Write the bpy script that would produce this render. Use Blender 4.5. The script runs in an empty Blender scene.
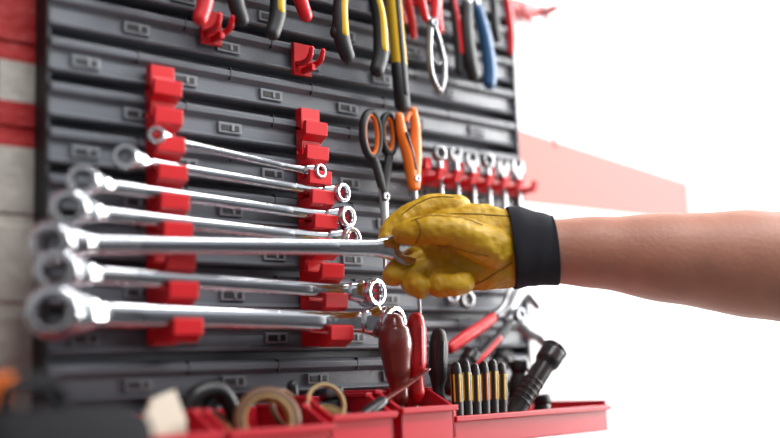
import bpy, bmesh, math, random
from mathutils import Vector, Matrix
from mathutils.bvhtree import BVHTree
random.seed(4)
V=Vector
sc=bpy.context.scene
sc.view_settings.view_transform='Standard'
sc.view_settings.exposure=0.0

# ---------------------------------------------------------------- materials
def mat(name,col,rough=.45,metal=0.0,bump=0.0,bscale=200.,var=0.0,vscale=30.,coat=0.0,sss=0.0,trans=0.0,spec=None):
    m=bpy.data.materials.new(name); m.use_nodes=True; nt=m.node_tree
    b=nt.nodes['Principled BSDF']
    b.inputs['Base Color'].default_value=(*col,1); b.inputs['Roughness'].default_value=rough
    b.inputs['Metallic'].default_value=metal
    if coat: b.inputs['Coat Weight'].default_value=coat
    if spec is not None: b.inputs['Specular IOR Level'].default_value=spec
    if sss:
        b.inputs['Subsurface Weight'].default_value=sss
        b.inputs['Subsurface Radius'].default_value=(1,.35,.2); b.inputs['Subsurface Scale'].default_value=.006
    if trans: b.inputs['Transmission Weight'].default_value=trans
    tc=nt.nodes.new('ShaderNodeNewGeometry')
    if bump:
        n=nt.nodes.new('ShaderNodeTexNoise'); n.inputs['Scale'].default_value=bscale; n.inputs['Detail'].default_value=4
        bp=nt.nodes.new('ShaderNodeBump'); bp.inputs['Strength'].default_value=bump; bp.inputs['Distance'].default_value=.002
        nt.links.new(tc.outputs['Position'],n.inputs['Vector']); nt.links.new(n.outputs['Fac'],bp.inputs['Height']); nt.links.new(bp.outputs['Normal'],b.inputs['Normal'])
    n2=nt.nodes.new('ShaderNodeTexNoise'); n2.inputs['Scale'].default_value=vscale; n2.inputs['Detail'].default_value=3
    nt.links.new(tc.outputs['Position'],n2.inputs['Vector'])
    mx=nt.nodes.new('ShaderNodeMix'); mx.data_type='RGBA'
    v=max(var,.04)
    mx.inputs[6].default_value=(*[c*(1-v) for c in col],1); mx.inputs[7].default_value=(*[min(1,c*(1+v)) for c in col],1)
    nt.links.new(n2.outputs['Fac'],mx.inputs[0]); nt.links.new(mx.outputs[2],b.inputs['Base Color'])
    return m
M={}
M['panel']=mat('panel_grey_plastic',(.125,.135,.155),.30,bump=.15,bscale=600,var=.10)
M['paneld']=mat('panel_dark_slot',(.015,.015,.018),.6)
M['panell']=mat('panel_slot_rim',(.19,.20,.22),.32)
M['red']=mat('red_plastic',(.62,.008,.014),.36,coat=.1)
M['red2']=mat('red_bin_plastic',(.52,.010,.025),.42)
M['chrome']=mat('chrome_vanadium_steel',(.66,.67,.70),.09,1.0,bump=.06,bscale=220)
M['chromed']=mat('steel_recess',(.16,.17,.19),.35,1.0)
M['steel']=mat('tool_steel',(.28,.28,.29),.30,1.0)
M['black']=mat('black_rubber',(.013,.013,.015),.5,bump=.1,bscale=900)
M['matte']=mat('black_matte_plastic',(.008,.008,.010),.85,spec=.2)
M['blackg']=mat('black_gloss_plastic',(.012,.012,.014),.30)
M['yellow']=mat('yellow_plastic',(.78,.47,.02),.4)
M['orange']=mat('orange_plastic',(.80,.17,.012),.4)
M['blue']=mat('blue_rubber',(.02,.09,.22),.4)
M['dred']=mat('lacquered_red_wood',(.17,.022,.016),.3,coat=.4,var=.3,vscale=60)
M['brown']=mat('brown_tape',(.18,.09,.045),.5)
M['tan']=mat('masking_tape',(.50,.36,.16),.6)
M['clear']=mat('milky_plastic',(.78,.72,.58),.4,trans=.15)
M['skin']=mat('skin',(.50,.225,.15),.5,bump=.25,bscale=240,var=.2,vscale=42,sss=.1)
M['seam']=mat('glove_seam_thread',(.22,.12,.005),.7)
M['knit']=mat('black_knit',(.010,.012,.02),.85)
M['floor']=mat('concrete_floor',(.16,.16,.16),.6,bump=.2,bscale=8,var=.2,vscale=3)
M['wallp']=mat('white_plaster',(.86,.86,.86),.7,bump=.05,bscale=40)
M['gwall']=mat('grey_paint',(.14,.14,.15),.7)
M['grey']=mat('grey_metal',(.2,.2,.2),.4,.5)
M['pink']=mat('pale_red_paint',(.70,.28,.25),.6)  # pale red for the short stripe on the alcove wall

# leather
gm=bpy.data.materials.new('yellow_leather'); gm.use_nodes=True; nt=gm.node_tree; b=nt.nodes['Principled BSDF']
b.inputs['Roughness'].default_value=.5
g=nt.nodes.new('ShaderNodeNewGeometry')
n=nt.nodes.new('ShaderNodeTexNoise'); n.inputs['Scale'].default_value=500; n.inputs['Detail'].default_value=5
n2=nt.nodes.new('ShaderNodeTexNoise'); n2.inputs['Scale'].default_value=70; n2.inputs['Detail'].default_value=4; n2.inputs['Distortion'].default_value=.4
for q in (n,n2): nt.links.new(g.outputs['Position'],q.inputs['Vector'])
b1=nt.nodes.new('ShaderNodeBump'); b1.inputs['Strength'].default_value=.45; b1.inputs['Distance'].default_value=.001
b2=nt.nodes.new('ShaderNodeBump'); b2.inputs['Strength'].default_value=.55; b2.inputs['Distance'].default_value=.004
nt.links.new(n.outputs['Fac'],b1.inputs['Height']); nt.links.new(n2.outputs['Fac'],b2.inputs['Height']); nt.links.new(b2.outputs['Normal'],b1.inputs['Normal']); nt.links.new(b1.outputs['Normal'],b.inputs['Normal'])
mx=nt.nodes.new('ShaderNodeMix'); mx.data_type='RGBA'; mx.inputs[6].default_value=(.43,.235,.005,1); mx.inputs[7].default_value=(.74,.46,.018,1)
nt.links.new(n2.outputs['Fac'],mx.inputs[0]); nt.links.new(mx.outputs[2],b.inputs['Base Color'])
M['glove']=gm
# knit ribs
nt=M['knit'].node_tree; b=nt.nodes['Principled BSDF']
tc=nt.nodes.new('ShaderNodeTexCoord'); w=nt.nodes.new('ShaderNodeTexWave'); w.inputs['Scale'].default_value=260; w.bands_direction='Z'
bp=nt.nodes.new('ShaderNodeBump'); bp.inputs['Strength'].default_value=.8; bp.inputs['Distance'].default_value=.001
nt.links.new(tc.outputs['Object'],w.inputs['Vector']); nt.links.new(w.outputs['Fac'],bp.inputs['Height']); nt.links.new(bp.outputs['Normal'],b.inputs['Normal'])

# painted wall with stripes
def wallmat():
    m=bpy.data.materials.new('painted_brick_wall'); m.use_nodes=True; nt=m.node_tree; b=nt.nodes['Principled BSDF']
    g=nt.nodes.new('ShaderNodeNewGeometry'); s=nt.nodes.new('ShaderNodeSeparateXYZ'); nt.links.new(g.outputs['Position'],s.inputs[0])
    def mth(op,a,c):
        n=nt.nodes.new('ShaderNodeMath'); n.operation=op
        for i,v in enumerate((a,c)):
            if isinstance(v,(int,float)): n.inputs[i].default_value=v
            else: nt.links.new(v,n.inputs[i])
        return n.outputs[0]
    X,Z=s.outputs['X'],s.outputs['Z']
    left=mth('LESS_THAN',X,.6)
    l1=mth('MULTIPLY',mth('GREATER_THAN',Z,1.485),mth('LESS_THAN',Z,1.521))
    l2=mth('GREATER_THAN',Z,1.553)
    L=mth('MULTIPLY',left,mth('MAXIMUM',l1,l2))
    top=mth('ADD',1.6525,mth('MULTIPLY',X,-.0865))
    r=mth('MULTIPLY',mth('MULTIPLY',mth('GREATER_THAN',Z,1.488),mth('LESS_THAN',Z,top)),mth('LESS_THAN',X,1.265))
    Rr=mth('MULTIPLY',r,mth('GREATER_THAN',X,.6))
    f=mth('MAXIMUM',L,Rr)
    bloom_mix=nt.nodes.new('ShaderNodeMapRange'); bloom_mix.inputs['From Min'].default_value=.9; bloom_mix.inputs['From Max'].default_value=1.26  # bloom beside the panel put into the stripe colour, redder towards the corner
    nt.links.new(X,bloom_mix.inputs['Value'])
    rc=nt.nodes.new('ShaderNodeMix'); rc.data_type='RGBA'; rc.inputs[6].default_value=(.62,.15,.12,1); rc.inputs[7].default_value=(.46,.055,.045,1); nt.links.new(bloom_mix.outputs[0],rc.inputs[0])
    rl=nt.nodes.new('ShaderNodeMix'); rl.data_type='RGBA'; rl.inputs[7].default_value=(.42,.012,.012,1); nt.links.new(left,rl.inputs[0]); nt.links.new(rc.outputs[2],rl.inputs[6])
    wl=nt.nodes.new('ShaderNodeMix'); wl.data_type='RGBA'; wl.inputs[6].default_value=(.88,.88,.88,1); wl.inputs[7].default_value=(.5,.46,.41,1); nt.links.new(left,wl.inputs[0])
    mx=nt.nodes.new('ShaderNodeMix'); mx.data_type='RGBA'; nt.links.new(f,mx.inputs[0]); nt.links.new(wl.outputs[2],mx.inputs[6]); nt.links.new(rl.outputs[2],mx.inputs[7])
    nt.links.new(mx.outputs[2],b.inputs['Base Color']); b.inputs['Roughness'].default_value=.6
    cb=nt.nodes.new('ShaderNodeCombineXYZ'); nt.links.new(X,cb.inputs[0]); nt.links.new(Z,cb.inputs[1])
    br=nt.nodes.new('ShaderNodeTexBrick'); br.inputs['Scale'].default_value=1; br.inputs['Brick Width'].default_value=.21; br.inputs['Row Height'].default_value=.068; br.inputs['Mortar Size'].default_value=.006; br.inputs['Mortar Smooth'].default_value=.5
    nt.links.new(cb.outputs[0],br.inputs['Vector'])
    no=nt.nodes.new('ShaderNodeTexNoise'); no.inputs['Scale'].default_value=60; nt.links.new(g.outputs['Position'],no.inputs['Vector'])
    h=mth('MULTIPLY',mth('ADD',mth('MULTIPLY',br.outputs['Fac'],-1.),mth('MULTIPLY',no.outputs['Fac'],.8)),left)
    bp=nt.nodes.new('ShaderNodeBump'); bp.inputs['Strength'].default_value=.7; bp.inputs['Distance'].default_value=.006
    nt.links.new(h,bp.inputs['Height']); nt.links.new(bp.outputs['Normal'],b.inputs['Normal'])
    return m
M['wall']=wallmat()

# ---------------------------------------------------------------- mesh builder
def crom(pts,sub):
    P=[V(p) for p in pts]; n=len(P)
    if n<3 or sub<=1: 
        return P,[i for i in range(n)]
    out=[];ts=[]
    for i in range(n-1):
        p0=P[max(i-1,0)];p1=P[i];p2=P[i+1];p3=P[min(i+2,n-1)]
        for k in range(sub):
            t=k/sub
            out.append(.5*((2*p1)+(p2-p0)*t+(2*p0-5*p1+4*p2-p3)*t*t+(3*p1-p0-3*p2+p3)*t**3)); ts.append(i+t)
    out.append(P[-1]); ts.append(n-1)
    return out,ts
def lerpl(L,t):
    i=min(int(t),len(L)-2) if len(L)>1 else 0
    if len(L)==1: return L[0]
    f=t-i; f=f*f*(3-2*f)
    return L[i]*(1-f)+L[i+1]*f
class B:
    def __init__(s,name):
        s.name=name; s.bm=bmesh.new(); s.mats=[]
    def mi(s,m):
        if m not in s.mats: s.mats.append(m)
        return s.mats.index(m)
    def rings(s,rings,m,closed=False,cap=True):
        i=s.mi(m); bm=s.bm
        vr=[[bm.verts.new(p) for p in r] for r in rings]; n=len(vr[0])
        K=len(vr) if closed else len(vr)-1
        for a in range(K):
            A=vr[a];Bv=vr[(a+1)%len(vr)]
            for j in range(n):
                f=bm.faces.new((A[j],A[(j+1)%n],Bv[(j+1)%n],Bv[j])); f.material_index=i; f.smooth=True
        if cap and not closed:
            for r,rev in ((vr[0],True),(vr[-1],False)):
                f=bm.faces.new(list(reversed(r)) if rev else r); f.material_index=i
    def loft(s,pts,ra,m,rb=None,ref=(0,1,0),N=14,sub=6,rnd=(True,True),closed=False,sq=2.0):
        """swept elliptical tube; ra in the plane, rb along ref"""
        ref=V(ref)
        if isinstance(ra,(int,float)): ra=[ra]*len(pts)
        if rb is None: rb=ra
        if isinstance(rb,(int,float)): rb=[rb]*len(pts)
        if closed:
            P=[V(p) for p in pts]; ts=list(range(len(P))); 
        else: P,ts=crom(pts,sub)
        n=len(P); R=[]
        def ring(c,T,a,b):
            side=T.cross(ref)
            if side.length<1e-6: side=T.orthogonal()
            side.normalize(); up=side.cross(T).normalized()
            o=[]
            for j in range(N):
                th=2*math.pi*j/N; cc,ss=math.cos(th),math.sin(th)
                o.append(c+side*(a*math.copysign(abs(cc)**(2/sq),cc))+up*(b*math.copysign(abs(ss)**(2/sq),ss)))
            return o
        for k in range(n):
            if closed: T=P[(k+1)%n]-P[k-1]
            else: T=P[min(k+1,n-1)]-P[max(k-1,0)]
            T.normalize()
            a=ra[k] if closed else lerpl(ra,ts[k]); b=rb[k] if closed else lerpl(rb,ts[k])
            if k==0 and rnd[0] and not closed:
                for q in (80,55,30):
                    R.append(ring(P[0]-T*(min(a,b)*math.sin(math.radians(q))),T,a*math.cos(math.radians(q)),b*math.cos(math.radians(q))))
            R.append(ring(P[k],T,a,b))
            if k==n-1 and rnd[1] and not closed:
                for q in (30,55,80):
                    R.append(ring(P[k]+T*(min(a,b)*math.sin(math.radians(q))),T,a*math.cos(math.radians(q)),b*math.cos(math.radians(q))))
        s.rings(R,m,closed)
    def box(s,c,sz,m,rot=None):
        i=s.mi(m); c=V(c); vs=[]
        for x in (-1,1):
            for y in (-1,1):
                for z in (-1,1):
                    p=V((x*sz[0]/2,y*sz[1]/2,z*sz[2]/2))
                    if rot: p=rot@p
                    vs.append(s.bm.verts.new(c+p))
        for q in ((0,1,3,2),(4,6,7,5),(0,4,5,1),(2,3,7,6),(0,2,6,4),(1,5,7,3)):
            f=s.bm.faces.new([vs[k] for k in q]); f.material_index=i
    def prism(s,pts,o,U,Vv,W,m):
        i=s.mi(m); o=V(o);U=V(U);Vv=V(Vv);W=V(W)
        a=[s.bm.verts.new(o+U*p[0]+Vv*p[1]) for p in pts]; b=[s.bm.verts.new(o+U*p[0]+Vv*p[1]+W) for p in pts]
        n=len(pts)
        f=s.bm.faces.new(list(reversed(a))); f.material_index=i
        f=s.bm.faces.new(b); f.material_index=i
        for k in range(n):
            f=s.bm.faces.new((a[k],a[(k+1)%n],b[(k+1)%n],b[k])); f.material_index=i
    def annulus(s,c,ax,R,r,t,m,N=60,star=0.0,pts=12,ux=(1,0,0),mi=None):
        c=V(c);W=V(ax).normalized();U=V(ux)-W*V(ux).dot(W)
        if U.length<1e-4: U=W.orthogonal()
        U.normalize();Q=W.cross(U)
        prof=[(R,0,-.28),(R,0,.28),(R*.96,0,.42),(R*.88,0,.5),(r*1.12,1,.5),(r,1,.4),(r,1,-.4),(r*1.12,1,-.5),(R*.88,0,-.5),(R*.96,0,-.42)]
        rg=[]
        for k in range(N):
            th=2*math.pi*k/N; e=abs(((th*pts/(2*math.pi))%1)-.5)*2
            o=[]
            for (rr,inn,h) in prof:
                q=rr*(1+star*(e-.5)) if inn else rr
                o.append(c+U*(q*math.cos(th))+Q*(q*math.sin(th))+W*(h*t))
            rg.append(o)
        s.rings(rg,m,closed=True)
    def done(s,parent=None,bevel=0.0):
        bmesh.ops.recalc_face_normals(s.bm,faces=s.bm.faces)
        me=bpy.data.meshes.new(s.name); s.bm.to_mesh(me); s.bm.free()
        for m in s.mats: me.materials.append(M[m])
        ob=bpy.data.objects.new(s.name,me); bpy.context.collection.objects.link(ob)
        if bevel:
            md=ob.modifiers.new('b','BEVEL'); md.width=bevel; md.segments=2; md.limit_method='ANGLE'; md.angle_limit=math.radians(50)
        if parent: ob.parent=parent
        return ob
def empty(name,loc=(0,0,0)):
    e=bpy.data.objects.new(name,None); bpy.context.collection.objects.link(e); e.empty_display_size=.02
    return e

# ---------------------------------------------------------------- room
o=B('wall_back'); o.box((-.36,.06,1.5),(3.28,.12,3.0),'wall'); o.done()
o=B('wall_alcove'); o.box((2.6,.62,1.5),(2.8,.12,3.0),'wallp'); o.done()
o=B('wall_return'); o.box((1.22,.34,1.5),(.12,.44,3.0),'wallp'); o.done()
o=B('trim_stripe'); o.box((2.36,.5585,1.655),(.12,.003,.04),'pink'); o.done()
o=B('trim_corner'); o.box((1.2815,.056,1.5),(.005,.12,3.0),'wallp'); o.done()
o=B('floor'); o.box((1,-1.7,-.05),(6,4.6,.1),'floor'); o.done()
o=B('wall_front'); o.box((1,-4.06,1.25),(6,.12,2.5),'gwall'); o.done()

# ---------------------------------------------------------------- tool panel
o=B('tool_wall_panel')
x0,x1=.352,.893; z0,z1=1.245,1.80; pitch=.0365
prof=[]; z=z0
while z<z1-.001:
    prof+=[(-.004,z),(-.004,z+.0066),(-.0225,z+.0072),(-.0240,z+.0088),(-.0195,z+.012),(-.0185,z+.024),(-.0240,z+.028),(-.0240,z+.033),(-.0170,z+.0362)]
    z+=pitch
i=o.mi('panel')
A=[o.bm.verts.new((x0,y,zz)) for y,zz in prof]; C=[o.bm.verts.new((x1,y,zz)) for y,zz in prof]
for k in range(len(prof)-1):
    f=o.bm.faces.new((A[k],A[k+1],C[k+1],C[k])); f.material_index=i
for X,Av in ((x0,A),(x1,C)):
    e1=o.bm.verts.new((X,0,prof[0][1])); e2=o.bm.verts.new((X,0,prof[-1][1]))
    f=o.bm.faces.new(Av+[e2,e1]); f.material_index=i
z=z0; row=0
while z<z1-.001:
    x=x0+.03+(.045 if row%2 else 0)
    while x<x1-.02:
        o.box((x,-.0198,z+.018),(.024,.0045,.0095),'panell')
        o.box((x,-.0215,z+.018),(.0185,.002,.0055),'paneld')
        o.box((x+.002,-.0222,z+.018),(.003,.002,.0058),'panell')
        o.box((x+.045,-.0205,z+.0305),(.0015,.0075,.011),'paneld')
        x+=.090
    z+=pitch; row+=1
o.box((x0-.001,-.010,(z0+z1)/2),(.003,.022,z1-z0),'paneld')
o.box((x1+.001,-.012,(z0+z1)/2),(.003,.026,z1-z0),'panel')
o.done(bevel=.0006)

# ---------------------------------------------------------------- wrench racks
def rack(name,X,w,tiers,ztop,zbot):
    o=B(name)
    o.box((X,-.0275,(ztop+zbot)/2),(w*.85,.009,ztop-zbot),'red')
    for off,z,h in tiers:
        yo=-(off)
        zb=z-h-.001
        p=[(-.026,zb+.0035),(yo+.006,zb),(yo-.003,zb-.001),(yo-.0068,zb+.007),(yo-.0095,zb+.0055),(yo-.0085,zb-.006),(yo+.002,zb-.012),(-.026,zb-.009)]
        o.prism(p,(X-w/2,0,0),(0,1,0),(0,0,1),(w,0,0),'red')
        s_=[(-.026,zb+.0035),(-.034,zb+.002),(-.032,zb+.010),(-.026,zb+.014)]
        o.prism(s_,(X-w*.35,0,0),(0,1,0),(0,0,1),(w*.7,0,0),'red')
    return o.done(bevel=.0008)
TL=[(.032,1.545,.004),(.033,1.521,.004),(.036,1.497,.004),(.039,1.474,.0045),(.042,1.450,.005),(.046,1.427,.0058),(.050,1.402,.006),(.054,1.380,.007),(.060,1.353,.009)]
TR=[(.032,1.530,.004),(.033,1.507,.004),(.036,1.484,.004),(.039,1.466,.0045),(.042,1.444,.005),(.046,1.4225,.0058),(.050,1.400,.006),(.054,1.3745,.007),(.060,1.348,.009)]
rack('wrench_rack',.445,.026,TL,1.560,1.330)
rack('wrench_rack',.598,.025,TR,1.545,1.328)

# ---------------------------------------------------------------- wrenches
def wrench(name,P0,P1,h,t,R0,R1,crank=.005,open1=False):
    P0=V(P0);P1=V(P1);X=(P1-P0).normalized(); Y=V((0,1,0)); Y=(Y-X*Y.dot(X)).normalized(); Zd=X.cross(Y)
    Zd=Zd if Zd.z>0 else -Zd
    L=(P1-P0).length
    o=B(name)
    dn=lambda s,c,z=0: P0+X*s+Y*c+Zd*z
    c=-crank
    pts=[dn(R0*.8,c),dn(R0*1.5,c*.8),dn(R0*2.4,0),dn(L*.35,0),dn(L*.65,0),dn(L-R1*2.4,0),dn(L-R1*1.5,c*.8 if not open1 else 0),dn(L-R1*.8,c if not open1 else 0)]
    ra=[h*.80,h*.62,h*.5,h*.46,h*.46,h*.5,h*.62,h*.80]
    rb=[t*.70,t*.60,t*.5,t*.5,t*.5,t*.5,t*.60,t*.65]
    o.loft(pts,ra,'chrome',rb=rb,ref=Y,N=20,sub=6,sq=2.8)
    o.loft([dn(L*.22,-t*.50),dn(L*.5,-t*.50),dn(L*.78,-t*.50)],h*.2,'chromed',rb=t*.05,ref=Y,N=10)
    tilt=(Y*1.0+X*.65).normalized()
    o.annulus(dn(0,c),tilt,R0,R0*.55,t*2.4,'chrome',star=.14,ux=X)
    if not open1:
        o.annulus(dn(L,c),(Y*1-X*.15).normalized(),R1,R1*.58,t*2.2,'chrome',star=.14,ux=X)
    else:
        pp=[]
        for k in range(33):
            a=math.radians(38+k*(284/32)); pp.append((R1*math.cos(a)*1.05,R1*math.sin(a)))
        pp+=[(R1*.72,-R1*.46),(-R1*.2,-R1*.46),(-R1*.42,-R1*.2),(-R1*.42,R1*.2),(-R1*.2,R1*.46),(R1*.72,R1*.46)]
        an=math.radians(-14); pp=[(u*math.cos(an)-v*math.sin(an),u*math.sin(an)+v*math.cos(an)) for u,v in pp]
        o.prism(pp,dn(L,-t*.6),X,Zd,Y*(t*1.2),'chrome')
    return o.done(bevel=.0004)
wrench('ring_wrench',(.434,-.036,1.4975),(.597,-.036,1.4845),.0075,.005,.0075,.007)
wrench('ring_wrench',(.405,-.039,1.476),(.619,-.039,1.466),.009,.006,.0105,.0095)
wrench('ring_wrench',(.368,-.042,1.4535),(.621,-.042,1.4435),.0105,.0065,.0125,.0105)
wrench('ring_wrench',(.355,-.046,1.4305),(.622,-.046,1.4225),.012,.007,.0145,.0115)
wrench('ring_wrench',(.342,-.054,1.383),(.640,-.054,1.3745),.014,.008,.0165,.0135)
wrench('ring_wrench',(.336,-.060,1.353),(.653,-.060,1.3475),.019,.009,.0195,.0155,crank=.007)
wrench('combination_wrench',(.340,-.051,1.4035),(.6460,-.0990,1.4110),.0145,.0075,.0165,.0155,open1=True)

# ---------------------------------------------------------------- hanging tools
def grip(o,pts,r,m,flat=.8,stripe=None):
    ref=(0,1,0)
    rr=r if isinstance(r,list) else [r]*len(pts)
    o.loft(pts,rr,m,rb=[a*flat for a in rr],ref=ref,sub=6)
    if stripe:
        P=[(V(p)+V((0,-a*flat*.55,0))) for p,a in zip(pts,rr)]
        o.loft(P[:-1],[a*.55 for a in rr[:-1]],stripe,rb=[a*flat*.62 for a in rr[:-1]],ref=ref,sub=6)
def pliers(name,px,pz,e1,e2,y,m1,m2=None,s1=None,s2=None,r=.006,head=.035,bow=.012,hk=True):
    m2=m2 or m1; o=B(name)
    for (ex,ez),m,s,sg in ((e1,m1,s1,-1),(e2,m2,s2,1)):
        a=V((px+sg*.005,y,pz-.012)); e=V((ex,y,ez+r))
        mid=a.lerp(e,.45)+V((sg*bow,0,0)); q=a.lerp(e,.8)+V((sg*bow*.75,0,0))
        o.loft([(px-sg*.006,y,pz+.01),(px,y,pz),a,a.lerp(mid,.35)+V((sg*.002,0,0))],[.006,.0075,.006,.0045],'steel',rb=.003)
        grip(o,[a.lerp(mid,.22)+V((sg*.001,0,0)),mid,q,e],[r*.78,r*.95,r*1.05,r*.95],m,stripe=s)
        o.loft([(px+sg*.001,y,pz),(px-sg*.0075,y,pz+head*.35),(px-sg*.002,y,pz+head)],[.006,.0055,.002],'steel',rb=.0035)
    o.annulus((px,y-.0035,pz),(0,1,0),.0052,.001,.003,'chromed',N=24)
    o.box((px,-.034,pz+.006),(.006,.026,.004),'red')
    return o.done()
pliers('pliers',.395,1.735,(.388,1.640),(.409,1.622),-.045,'black','red',r=.006,bow=.006)
pliers('pliers',.449,1.72,(.426,1.616),(.470,1.593),-.05,'red','red',s2='black',r=.0070)
pliers('pliers',.527,1.722,(.512,1.600),(.544,1.594),-.05,'black','black',s2='yellow',r=.0076)
pliers('pliers',.598,1.74,(.582,1.618),(.617,1.608),-.05,'red','black',s2='red',r=.0072)
pliers('pliers',.645,1.705,(.628,1.587),(.664,1.579),-.052,'black','black',s1='yellow',s2='yellow',r=.0082)
pliers('diagonal_cutters',.802,1.70,(.800,1.596),(.823,1.591),-.05,'black','blue',r=.0082,bow=.006)
pliers('tin_snips',.768,1.715,(.757,1.640),(.784,1.602),-.045,'red','black',s2='red',r=.0058,bow=.004)
pliers('pliers',.708,1.735,(.720,1.648),(.733,1.635),-.032,'red','red',r=.0045,bow=.003)
pliers('pliers',.858,1.745,(.850,1.650),(.872,1.640),-.04,'black','red',r=.0055,bow=.004)

o=B('end_nippers'); y=-.055
for sg in (-1,1):
    grip(o,[(.733+sg*.012,y,1.70),(.733+sg*.011,y,1.675),(.735+sg*.006,y,1.650)],[.0048,.0055,.0042],'red')
    o.loft([(.735+sg*.006,y,1.654),(.737+sg*.003,y,1.645),(.739+sg*.006,y,1.632),(.741+sg*.0095,y,1.612),(.742+sg*.008,y,1.592),(.744+sg*.001,y,1.578)],[.003,.0035,.0032,.003,.0034,.002],'steel',rb=.003)
o.annulus((.737,y-.003,1.647),(0,1,0),.005,.001,.003,'chromed',N=24)
o.loft([(.733,y,1.612),(.743,y,1.606),(.751,y,1.612)],.0014,'steel')
o.done()
o=B('utility_knife'); y=-.048
o.loft([(.690,y,1.72),(.693,y,1.66),(.697,y,1.60),(.699,y,1.562)],[.0075,.0078,.0078,.007],'yellow',rb=.006,sq=3)
o.loft([(.690,y-.0045,1.71),(.693,y-.0045,1.66),(.697,y-.0045,1.60),(.699,y-.0045,1.57)],[.0035]*4,'black',rb=.003,sq=3)
o.loft([(.6965,y,1.598),(.699,y,1.559)],[.0082,.0076],'black',rb=.0064,sq=3,sub=1)
o.done()
o=B('scissors'); y=-.04
for cx,cz,rx,rz,inner in ((.664,1.527,.0105,.022,'orange'),(.686,1.530,.0085,.019,'orange')):
    n=28
    P=[(cx+rx*math.cos(2*math.pi*k/n),y,cz+rz*math.sin(2*math.pi*k/n)) for k in range(n)]
    o.loft(P,[.0036]*n,'black',rb=[.004]*n,closed=True,N=10)
    P=[(cx+(rx-.0028)*math.cos(2*math.pi*k/n),y,cz+(rz-.0028)*math.sin(2*math.pi*k/n)) for k in range(n)]
    o.loft(P,[.0015]*n,inner,rb=[.003]*n,closed=True,N=8)
o.loft([(.666,y,1.506),(.672,y,1.49),(.678,y,1.47)],[.005,.0052,.0045],'black',rb=.0035)
o.loft([(.687,y,1.511),(.682,y,1.49),(.677,y,1.47)],[.0045,.0052,.0045],'black',rb=.0035)
o.loft([(.677,y,1.478),(.677,y-.001,1.44),(.675,y,1.40)],[.006,.005,.0012],'steel',rb=.0015)
o.annulus((.6775,y-.003,1.468),(0,1,0),.0042,.001,.003,'steel',N=20)
o.done()
o=B('garden_snips'); y=-.048
grip(o,[(.694,y,1.548),(.697,y,1.530),(.704,y,1.510),(.709,y,1.480)],[.0045,.0058,.0072,.006],'orange')
grip(o,[(.713,y,1.556),(.715,y,1.535),(.713,y,1.510),(.711,y,1.480)],[.0045,.0058,.0072,.006],'orange')
o.loft([(.699,y-.004,1.53),(.705,y-.004,1.512),(.709,y-.004,1.497)],.0022,'black')
o.loft([(.703,y,1.545),(.708,y,1.552),(.712,y,1.548)],.0025,'orange')
o.loft([(.710,y,1.484),(.711,y,1.44),(.7105,y,1.350)],[.0042,.003,.0012],'steel',rb=.0018)
o.annulus((.7105,y-.004,1.487),(0,1,0),.004,.001,.003,'steel',N=20)
o.done()

def hook(X,Z):
    o=B('panel_hook')
    o.box((X,-.0255,Z),(.020,.005,.030),'red')
    for dx in (-.0065,.0065):
        o.loft([(X+dx,-.026,Z-.004),(X+dx,-.036,Z-.006),(X+dx,-.046,Z-.004),(X+dx,-.050,Z+.004)],[.003,.003,.0028,.0024],'red',ref=(1,0,0),N=10)
    o.box((X,-.035,Z-.011),(.004,.018,.006),'red')
    o.done(bevel=.0006)
hook(.496,1.604); hook(.594,1.592); hook(.748,1.690)
o=B('small_wrench_rack')
o.box((.815,-.027,1.495),(.16,.010,.016),'red')
for k in range(7):
    X=.742+k*.0235
    o.prism([(-.030,1.487),(-.052,1.489),(-.056,1.500),(-.053,1.501),(-.049,1.494),(-.030,1.496)],(X-.0035,0,0),(0,1,0),(0,0,1),(.007,0,0),'red')
    o.box((X,-.034,1.508),(.008,.006,.012),'red')
o.done(bevel=.0006)
def vwrench(X,y,zt,zb,h,R,ringtop=False):
    o=B('small_wrench')
    o.loft([(X,y,zt-R),(X+.0005,y,(zt+zb)/2),(X,y,zb+R)],[h*.55,h*.45,h*.55],'steel',rb=.002,sq=3)
    zr,zo,sg=(zt,zb,-1) if ringtop else (zb,zt,1)
    o.annulus((X,y,zr),(.1,1,0),R,R*.5,.006,'steel',N=48,star=.12)
    pp=[]
    for k in range(21):
        a=math.radians(130+k*(280/20)); pp.append((R*math.cos(a),sg*R*math.sin(a)))
    pp+=[(R*.42,sg*R*.6),(R*.42,-sg*R*.1),(-R*.42,-sg*R*.1),(-R*.42,sg*R*.6)]
    o.prism(pp,(X,y-.002,zo),(1,0,0),(0,0,1),(0,.004,0),'steel')
    o.done(bevel=.0003)
for k in range(6):
    X=.754+k*.0235
    vwrench(X,-.040,1.519-.001*k+.003*(k%2),1.455,.007,.0084+.0006*(k%3),ringtop=(k%3==0))
vwrench(.768,-.034,1.43,1.377,.008,.009); vwrench(.790,-.034,1.43,1.373,.008,.0095)
o=B('slip_joint_pliers'); y=-.045
grip(o,[(.752,y,1.324),(.775,y,1.335),(.80,y,1.346),(.822,y,1.357)],[.006,.0065,.006,.005],'red')
grip(o,[(.762,y-.006,1.300),(.79,y-.006,1.316),(.815,y-.006,1.333),(.835,y-.006,1.349)],[.0055,.006,.0055,.005],'black',stripe='red')
o.loft([(.820,y,1.356),(.838,y,1.363),(.852,y,1.378),(.868,y,1.382),(.886,y,1.366)],[.006,.010,.012,.009,.003],'steel',rb=.005)
o.loft([(.833,y-.004,1.348),(.848,y-.004,1.352),(.864,y-.004,1.343),(.882,y-.004,1.336),(.893,y-.004,1.322)],[.006,.010,.011,.009,.003],'steel',rb=.005)
o.annulus((.846,y-.010,1.357),(0,1,0),.008,.002,.004,'chromed',N=28)
o.done()
o=B('cable_hanger')
o.box((.925,-.012,1.712),(.05,.024,.010),'red'); o.box((.945,-.035,1.708),(.006,.03,.006),'red')
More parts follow.
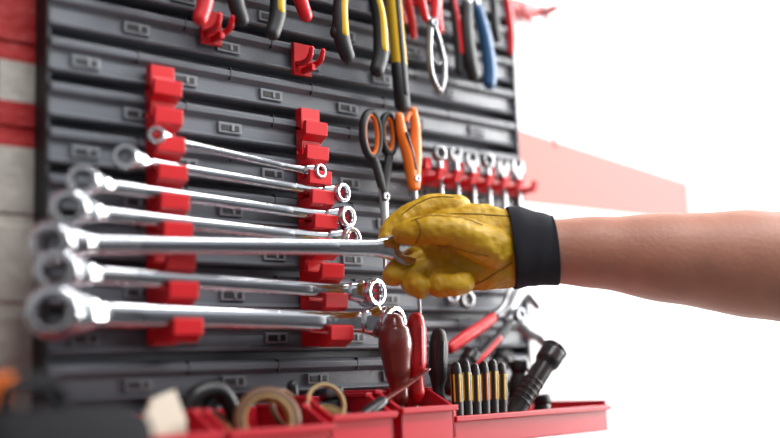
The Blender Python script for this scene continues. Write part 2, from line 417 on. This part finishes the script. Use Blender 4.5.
o.loft([(.935,-.036,1.712),(.938,-.038,1.68),(.945,-.036,1.64),(.942,-.034,1.60),(.950,-.03,1.55)],.0014,'black',ref=(0,1,0))
o.loft([(.905,-.03,1.712),(.912,-.034,1.69),(.930,-.038,1.685),(.945,-.036,1.704)],.0018,'red')
o.done()
o=B('coat_hook')
o.box((2.25,.555,1.93),(.05,.012,.08),'grey'); o.loft([(2.25,.55,1.93),(2.25,.49,1.92),(2.25,.46,1.95)],.013,'grey',ref=(1,0,0)); o.done()

# ---------------------------------------------------------------- storage bins
def bin_(xa,xb,yf,yb,zt,zb):
    o=B('storage_bin'); t=.003
    o.box(((xa+xb)/2,(yf+yb)/2,zb),(xb-xa,yb-yf,t),'red2')
    for xx in (xa,xb-t):
        o.prism([(yf,zb),(yf,zt-.014),(yf+.028,zt),(yb,zt),(yb,zb)],(xx,0,0),(0,1,0),(0,0,1),(t,0,0),'red2')
    o.box(((xa+xb)/2,yb-t/2,(zt+zb)/2),(xb-xa,t,zt-zb),'red2')
    o.box(((xa+xb)/2,yf+t/2,(zt-.016+zb)/2),(xb-xa,t,zt-zb-.016),'red2')
    o.box(((xa+xb)/2,yf-.001,zt-.016),(xb-xa+.002,.008,.005),'red2')
    o.box((xa+t/2,(yf+.028+yb)/2,zt),(t+.004,yb-yf-.028,.004),'red2'); o.box((xb-t/2,(yf+.028+yb)/2,zt),(t+.004,yb-yf-.028,.004),'red2')
    o.done(bevel=.0008)
for a,b_,yf,zt in ((.345,.435,-.125,1.278),(.442,.537,-.125,1.278),(.545,.612,-.115,1.284),(.620,.684,-.115,1.286)):
    bin_(a,b_,yf,-.030,zt,1.215)
o=B('tool_tray')
o.box((.80,-.066,1.238),(.22,.084,.004),'red2'); o.box((.80,-.107,1.2475),(.22,.004,.022),'red2'); o.box((.80,-.026,1.25),(.22,.004,.026),'red2')
o.box((.692,-.066,1.252),(.004,.084,.03),'red2'); o.box((.91,-.066,1.252),(.004,.084,.03),'red2')
o.box((.80,-.110,1.2595),(.224,.008,.005),'red2')
o.done(bevel=.0008)

# ---------------------------------------------------------------- standing tools
def screwdriver(name,P,T,r,m,m2=None,shaft=.05,prof=None,cap=None):
    P=V(P);T=V(T);d=(T-P); o=B(name)
    pr=prof or [(0,.6),(.08,.85),(.25,.7),(.45,1.),(.8,1.),(.95,.85)]
    o.loft([P+d*a for a,_ in pr],[r*b for _,b in pr],m,sub=4,N=18,sq=2.3)
    if m2:
        for k in range(6):
            an=k*math.pi/3+.3; off=V((math.cos(an),math.sin(an),0))*r*.86
            o.loft([P+d*.42+off,P+d*.85+off],r*.24,m2,sub=1,N=8)
    if cap: o.loft([P+d*.93,P+d*1.0],r*.8,cap,sub=1,N=14)
    o.loft([P-d.normalized()*shaft,P],r*.28,'steel',sub=1,N=10,rnd=(False,False))
    return o.done()
screwdriver('wood_file',(.652,-.08,1.280),(.648,-.08,1.347),.0140,'dred',shaft=.05,prof=[(0,.55),(.15,.58),(.4,.85),(.7,1.05),(.88,.95),(.97,.7)])
screwdriver('screwdriver',(.668,-.085,1.278),(.671,-.085,1.352),.0085,'red','red2',shaft=.05)
screwdriver('screwdriver',(.698,-.08,1.272),(.704,-.08,1.338),.0080,'black','blackg',shaft=.03)
for k in range(6):
    X=.704+k*.0115; zz=1.306+.002*math.sin(k*2.1)
    screwdriver('precision_screwdriver',(X,-.1,1.252),(X+.0006*k,-.1,zz),.0050,'black','yellow' if k!=3 else 'orange',shaft=.010,prof=[(0,.8),(.1,1.),(.6,1.),(.8,1.),(.95,.9)],cap='blackg')
def tube(name,P,T,r,m,headr=None):
    P=V(P);T=V(T);d=(T-P);L=d.length;n=d.normalized();o=B(name)
    hr=headr or r
    o.loft([P,P+d*.25,P+d*.7,P+d*.76,P+d*.82,P+d*.97],[r*.9,r,r,r*1.05,hr,hr],m,ref=(1,0,0),sub=4,N=24,rnd=(True,False))
    for k in range(5): o.annulus(P+d*(.22+.07*k),n,r*1.05,r*.9,.002,m,N=28)
    o.annulus(P+d*.985,n,hr*1.03,hr*.72,L*.05,m,N=36)
    o.annulus(P+d*.972,n,hr*.74,hr*.3,.003,'chromed',N=30)
    o.done()
tube('flashlight',(.776,-.098,1.256),(.840,-.104,1.320),.0098,'blackg',.0125)
tube('flashlight',(.790,-.050,1.285),(.830,-.046,1.315),.009,'black',.011)
tube('flashlight',(.745,-.050,1.285),(.780,-.048,1.318),.008,'blackg',.009)
o=B('socket_adapter'); o.loft([(.815,-.072,1.250),(.818,-.072,1.28),(.822,-.072,1.298)],[.010,.010,.008],'blackg'); o.annulus((.8225,-.072,1.304),(0,.1,1),.010,.006,.012,'blackg',N=30); o.done()
o=B('socket_adapter'); o.loft([(.853,-.07,1.250),(.855,-.07,1.262)],[.009,.009],'blackg'); o.annulus((.8555,-.07,1.270),(0,.1,1),.0095,.005,.010,'black',N=30); o.done()

# ---------------------------------------------------------------- bin contents
def roll(name,c,ax,R,r,t,m):
    o=B(name); o.annulus(c,ax,R,r,t,m,N=60); o.annulus(c,ax,r*1.04,r*.92,t*1.02,'tan',N=60); return o.done()
roll('tape_roll',(.498,-.095,1.268),(-.45,-1,.25),.0265,.0190,.014,'brown')
roll('tape_roll',(.578,-.075,1.266),(.1,-.5,1),.019,.012,.014,'black')
roll('tape_roll',(.650,-.055,1.266),(.1,-.6,1),.018,.011,.014,'tan')
def wirering(c,ax,R,r,m):
    o=B('wire_ring'); W=V(ax).normalized();U=W.orthogonal().normalized();Q=W.cross(U); n=40
    for s_ in (0,.0025):
        P=[V(c)+W*s_+U*(R*math.cos(2*math.pi*k/n))+Q*(R*math.sin(2*math.pi*k/n)) for k in range(n)]
        o.loft(P,[r]*n,m,ref=W,closed=True,N=8)
    o.done()
wirering((.560,-.09,1.278),(-.2,-1,.3),.0165,.0013,'tan')
wirering((.535,-.07,1.274),(.3,-1,.5),.018,.0015,'brown')
o=B('putty_knife'); 
o.loft([(.612,-.1,1.278),(.64,-.098,1.289),(.672,-.096,1.304)],[.0016,.0016,.0012],'dred',rb=.004)
o.loft([(.582,-.103,1.262),(.594,-.103,1.268),(.613,-.1,1.278)],[.006,.007,.005],'blackg',rb=.006); o.done()
o=B('plastic_scraper')
o.prism([(-.030,-.03),(.036,-.03),(.022,.010),(.006,.030),(-.014,.022)],(.398,-.108,1.266),(.95,.2,-.1),(.15,-.1,1),(0,.004,0),'clear')
o.loft([(.400,-.106,1.225),(.400,-.106,1.245)],.008,'clear'); o.done(bevel=.001)
roll('hose_coil',(.466,-.062,1.266),(.3,-.6,1),.026,.017,.013,'black')
o=B('spring_clamp')
o.loft([(.44,-.06,1.255),(.45,-.065,1.288),(.475,-.065,1.293),(.49,-.065,1.27)],.007,'blackg'); o.loft([(.455,-.055,1.25),(.47,-.06,1.285)],.006,'blackg'); o.done()
o=B('socket_adapter'); o.loft([(.595,-.052,1.24),(.597,-.052,1.278)],[.009,.009],'blackg'); o.annulus((.5975,-.052,1.286),(0,.1,1),.011,.006,.010,'chromed',N=30); o.done()
o=B('marker_pen'); o.loft([(.560,-.05,1.24),(.553,-.055,1.294)],.005,'blackg'); o.done()
# black tool case, front left on its shelf
o=B('tool_case')
o.loft([(.235,-.19,1.243),(.322,-.16,1.243)],[.046,.046],'matte',rb=[.036,.036],ref=(0,1,0),sub=1,N=28,sq=5)
o.loft([(.25,-.19,1.282),(.255,-.19,1.300),(.285,-.175,1.302),(.30,-.165,1.282)],.006,'matte')
o.loft([(.262,-.150,1.288),(.268,-.148,1.300)],.010,'orange')
o.done()
o=B('storage_shelf'); o.box((.42,-.11,1.188),(.56,.22,.012),'red2'); o.box((.42,-.006,1.165),(.56,.012,.05),'red2'); o.done(bevel=.001)

# ---------------------------------------------------------------- glove + arm
S=.0009; O=V((.683,-.12,1.413)); xh=V((.7431,-.6691,0)); yh=V((.6691,.7431,0)); zh=V((0,0,1))
def G(x,y,z): return O+S*(x*xh+y*yh+z*zh)
FING={
 'palm':([(74,0,-6,35),(52,2,-5,40),(28,6,0,42),(8,10,6,37),(-4,12,12,30)],.72),
 'heel':([(40,-4,-22,24),(14,4,-22,24),(2,8,-18,20)],.8),
 'index':([(8,12,36,17),(-16,12,39,15),(-40,8,30,13.5),(-56,5,17,12),(-61,3,9,11)],1),
 'thumb':([(44,-14,-8,22),(24,-27,0,18.5),(4,-35,8,16.),(-16,-36,11,15),(-34,-31,11,13.5),(-46,-27,10,11.2)],1),
 'middle':([(2,14,2,17),(-28,14,-10,15),(-46,4,-20,13.2),(-57,-8,-28,11.5)],1),
 'ring':([(6,8,-19,17),(-24,6,-25,14.2),(-38,-9,-34,12.5),(-32,-23,-42,11)],1),
 'little':([(20,4,-27,17),(-6,-4,-33,13.8),(-14,-20,-40,12.2),(-2,-28,-42,11),(10,-25,-40,10.5)],1)}
bm=bmesh.new()
for k,(pts,fl) in FING.items():
    P,ts=crom([p[:3] for p in pts],9); Rr=[p[3] for p in pts]
    for c,t in zip(P,ts):
        rr=lerpl(Rr,t)
        bmesh.ops.create_icosphere(bm,subdivisions=3,radius=1,matrix=Matrix.Translation(G(*c))@Matrix(((xh.x,yh.x,0,0),(xh.y,yh.y,0,0),(0,0,1,0),(0,0,0,1)))@Matrix.Diagonal((rr*S,rr*S*fl,rr*S,1)))
me=bpy.data.meshes.new('glove_leather'); bm.to_mesh(me); bm.free()
glove=bpy.data.objects.new('glove_leather',me); bpy.context.collection.objects.link(glove); me.materials.append(M['glove'])
md=glove.modifiers.new('r','REMESH'); md.mode='VOXEL'; md.voxel_size=.0008; md.use_smooth_shade=True
md=glove.modifiers.new('s','SMOOTH'); md.factor=.5; md.iterations=3
tx=bpy.data.textures.new('folds','CLOUDS'); tx.noise_scale=.011; tx.noise_depth=1
md=glove.modifiers.new('d','DISPLACE'); md.texture=tx; md.texture_coords='GLOBAL'; md.strength=.0030; md.mid_level=.5
dg=bpy.context.evaluated_depsgraph_get(); bvh=BVHTree.FromObject(glove,dg)
gp=empty('work_glove'); glove.parent=gp
o=B('seams')
def seam(pts,r=.7,dash=True):
    P,_=crom([(x,0,z) for x,z in pts],14); W=[]
    for q in P:
        h=bvh.ray_cast(G(q.x,-90,q.z),yh)
        if h[0] is not None and (not W or (h[0]-W[-1]).length<.006): W.append(h[0]+h[1]*.0001)
    if len(W)>3: o.loft(W,r*S,'seam',ref=yh,sub=1,N=6)
seam([(60,24),(44,26),(28,28),(12,29),(-2,30)])
seam([(30,14),(14,20),(-4,23),(-22,24),(-38,20)])
seam([(-34,22),(-30,13),(-31,4),(-35,-1)])
seam([(34,-16),(16,-12),(-2,-6),(-20,-3)])
seam([(58,-22),(44,-30),(30,-38),(16,-42)])
seam([(6,48),(-14,49),(-32,42),(-46,32)])
o.done(parent=gp)
o=B('knit_cuff')
o.loft([G(60,0,-5),G(66,0,-5),G(85,0,-7),G(98,0,-9),G(104,0,-9)],[41*S,41.5*S,37*S,34.5*S,35*S],'knit',rb=[34*S,35*S,32*S,30*S,30.5*S],ref=yh,sub=5,N=48,rnd=(False,False))
o.done(parent=gp)

ap=empty('worker_arm')
o=B('forearm')
o.loft([G(96,0,-9),G(106,0,-10),G(150,0,-13),G(220,0,-21),G(300,0,-30),G(345,0,-36),G(400,0,-44)],
       [30*S,32*S,36*S,45*S,54*S,55*S,48*S],'skin',rb=[25*S,27*S,32*S,42*S,50*S,51*S,46*S],ref=yh,sub=6,N=40)
o.loft([G(385,0,-42),G(430,10,-30),G(520,60,40),G(600,110,120)],[46*S,50*S,54*S,60*S],'skin',rb=[46*S,50*S,54*S,60*S],ref=yh,sub=6,N=36)
o.done(parent=ap)
o=B('sleeve')
o.loft([G(500,48,24),G(560,85,80),G(640,130,160),G(700,160,220)],[64*S,70*S,78*S,80*S],'black',ref=yh,sub=6,N=36)
o.done(parent=ap)

# ---------------------------------------------------------------- lights
# world gradient shaped for chrome contrast: brighter toward +x, darker toward -x, floor and zenith
w=bpy.data.worlds.new('World'); sc.world=w; w.use_nodes=True; nt=w.node_tree; bg=nt.nodes['Background']
tc=nt.nodes.new('ShaderNodeTexCoord'); s=nt.nodes.new('ShaderNodeSeparateXYZ'); cr=nt.nodes.new('ShaderNodeValToRGB')
mr=nt.nodes.new('ShaderNodeMapRange'); mr.inputs['From Min'].default_value=-1; mr.inputs['From Max'].default_value=1
nt.links.new(tc.outputs['Generated'],s.inputs[0]); nt.links.new(s.outputs['Z'],mr.inputs['Value']); nt.links.new(mr.outputs[0],cr.inputs[0]); nt.links.new(cr.outputs[0],bg.inputs[0])
cr.color_ramp.elements[0].position=.45; cr.color_ramp.elements[0].color=(.10,.10,.11,1)
cr.color_ramp.elements[1].position=.60; cr.color_ramp.elements[1].color=(.95,.98,1,1)
e=cr.color_ramp.elements.new(.80); e.color=(.85,.88,.92,1)
e=cr.color_ramp.elements.new(.88); e.color=(.30,.31,.33,1)
m2=nt.nodes.new('ShaderNodeMapRange'); m2.inputs['From Min'].default_value=-.8; m2.inputs['From Max'].default_value=.9
m2.inputs['To Min'].default_value=.42; m2.inputs['To Max'].default_value=1.25
nt.links.new(s.outputs['X'],m2.inputs['Value']); nt.links.new(m2.outputs[0],bg.inputs[1])
def area(name,loc,tgt,sz,szy,e,col=(1,1,1)):
    l=bpy.data.lights.new(name,'AREA'); l.shape='RECTANGLE'; l.size=sz; l.size_y=szy; l.energy=e; l.color=col
    ob=bpy.data.objects.new(name,l); bpy.context.collection.objects.link(ob); ob.location=loc
    ob.rotation_euler=(V(tgt)-V(loc)).to_track_quat('-Z','Y').to_euler(); return ob
area('added_side_light',(3.2,-1.0,1.9),(1.2,0,1.45),1.6,1.8,170,(1,.99,.97))  # added area lamp off to the right, blows the wall out to white
area('overhead_fill',(.9,-1.1,2.9),(.8,0,1.4),1.8,.25,34)  # added unseen lamp overhead, lifts the ambient level
area('alcove_fill',(2.2,-.3,2.4),(1.7,.55,1.4),.8,.8,22)  # added unseen lamp that turns the alcove wall white

# ---------------------------------------------------------------- camera
cd=bpy.data.cameras.new('Camera'); cd.lens=50; cd.sensor_width=36
cam=bpy.data.objects.new('Camera',cd); bpy.context.collection.objects.link(cam); sc.camera=cam
a=math.radians(48); p=math.radians(8.2); r=0.037
F0=V((math.cos(a),math.sin(a),0)); R0=V((math.sin(a),-math.cos(a),0)); Z=V((0,0,1))
F=F0*math.cos(p)+Z*math.sin(p); U0=-F0*math.sin(p)+Z*math.cos(p)
R=R0*math.cos(r)-U0*math.sin(r); U=U0*math.cos(r)+R0*math.sin(r)
m3=Matrix((R,U,-F)).transposed().to_4x4(); m3.translation=V((0,-.8,1.3)); cam.matrix_world=m3
cd.dof.use_dof=True; cd.dof.focus_distance=.985; cd.dof.aperture_fstop=1.4; cd.clip_start=.02
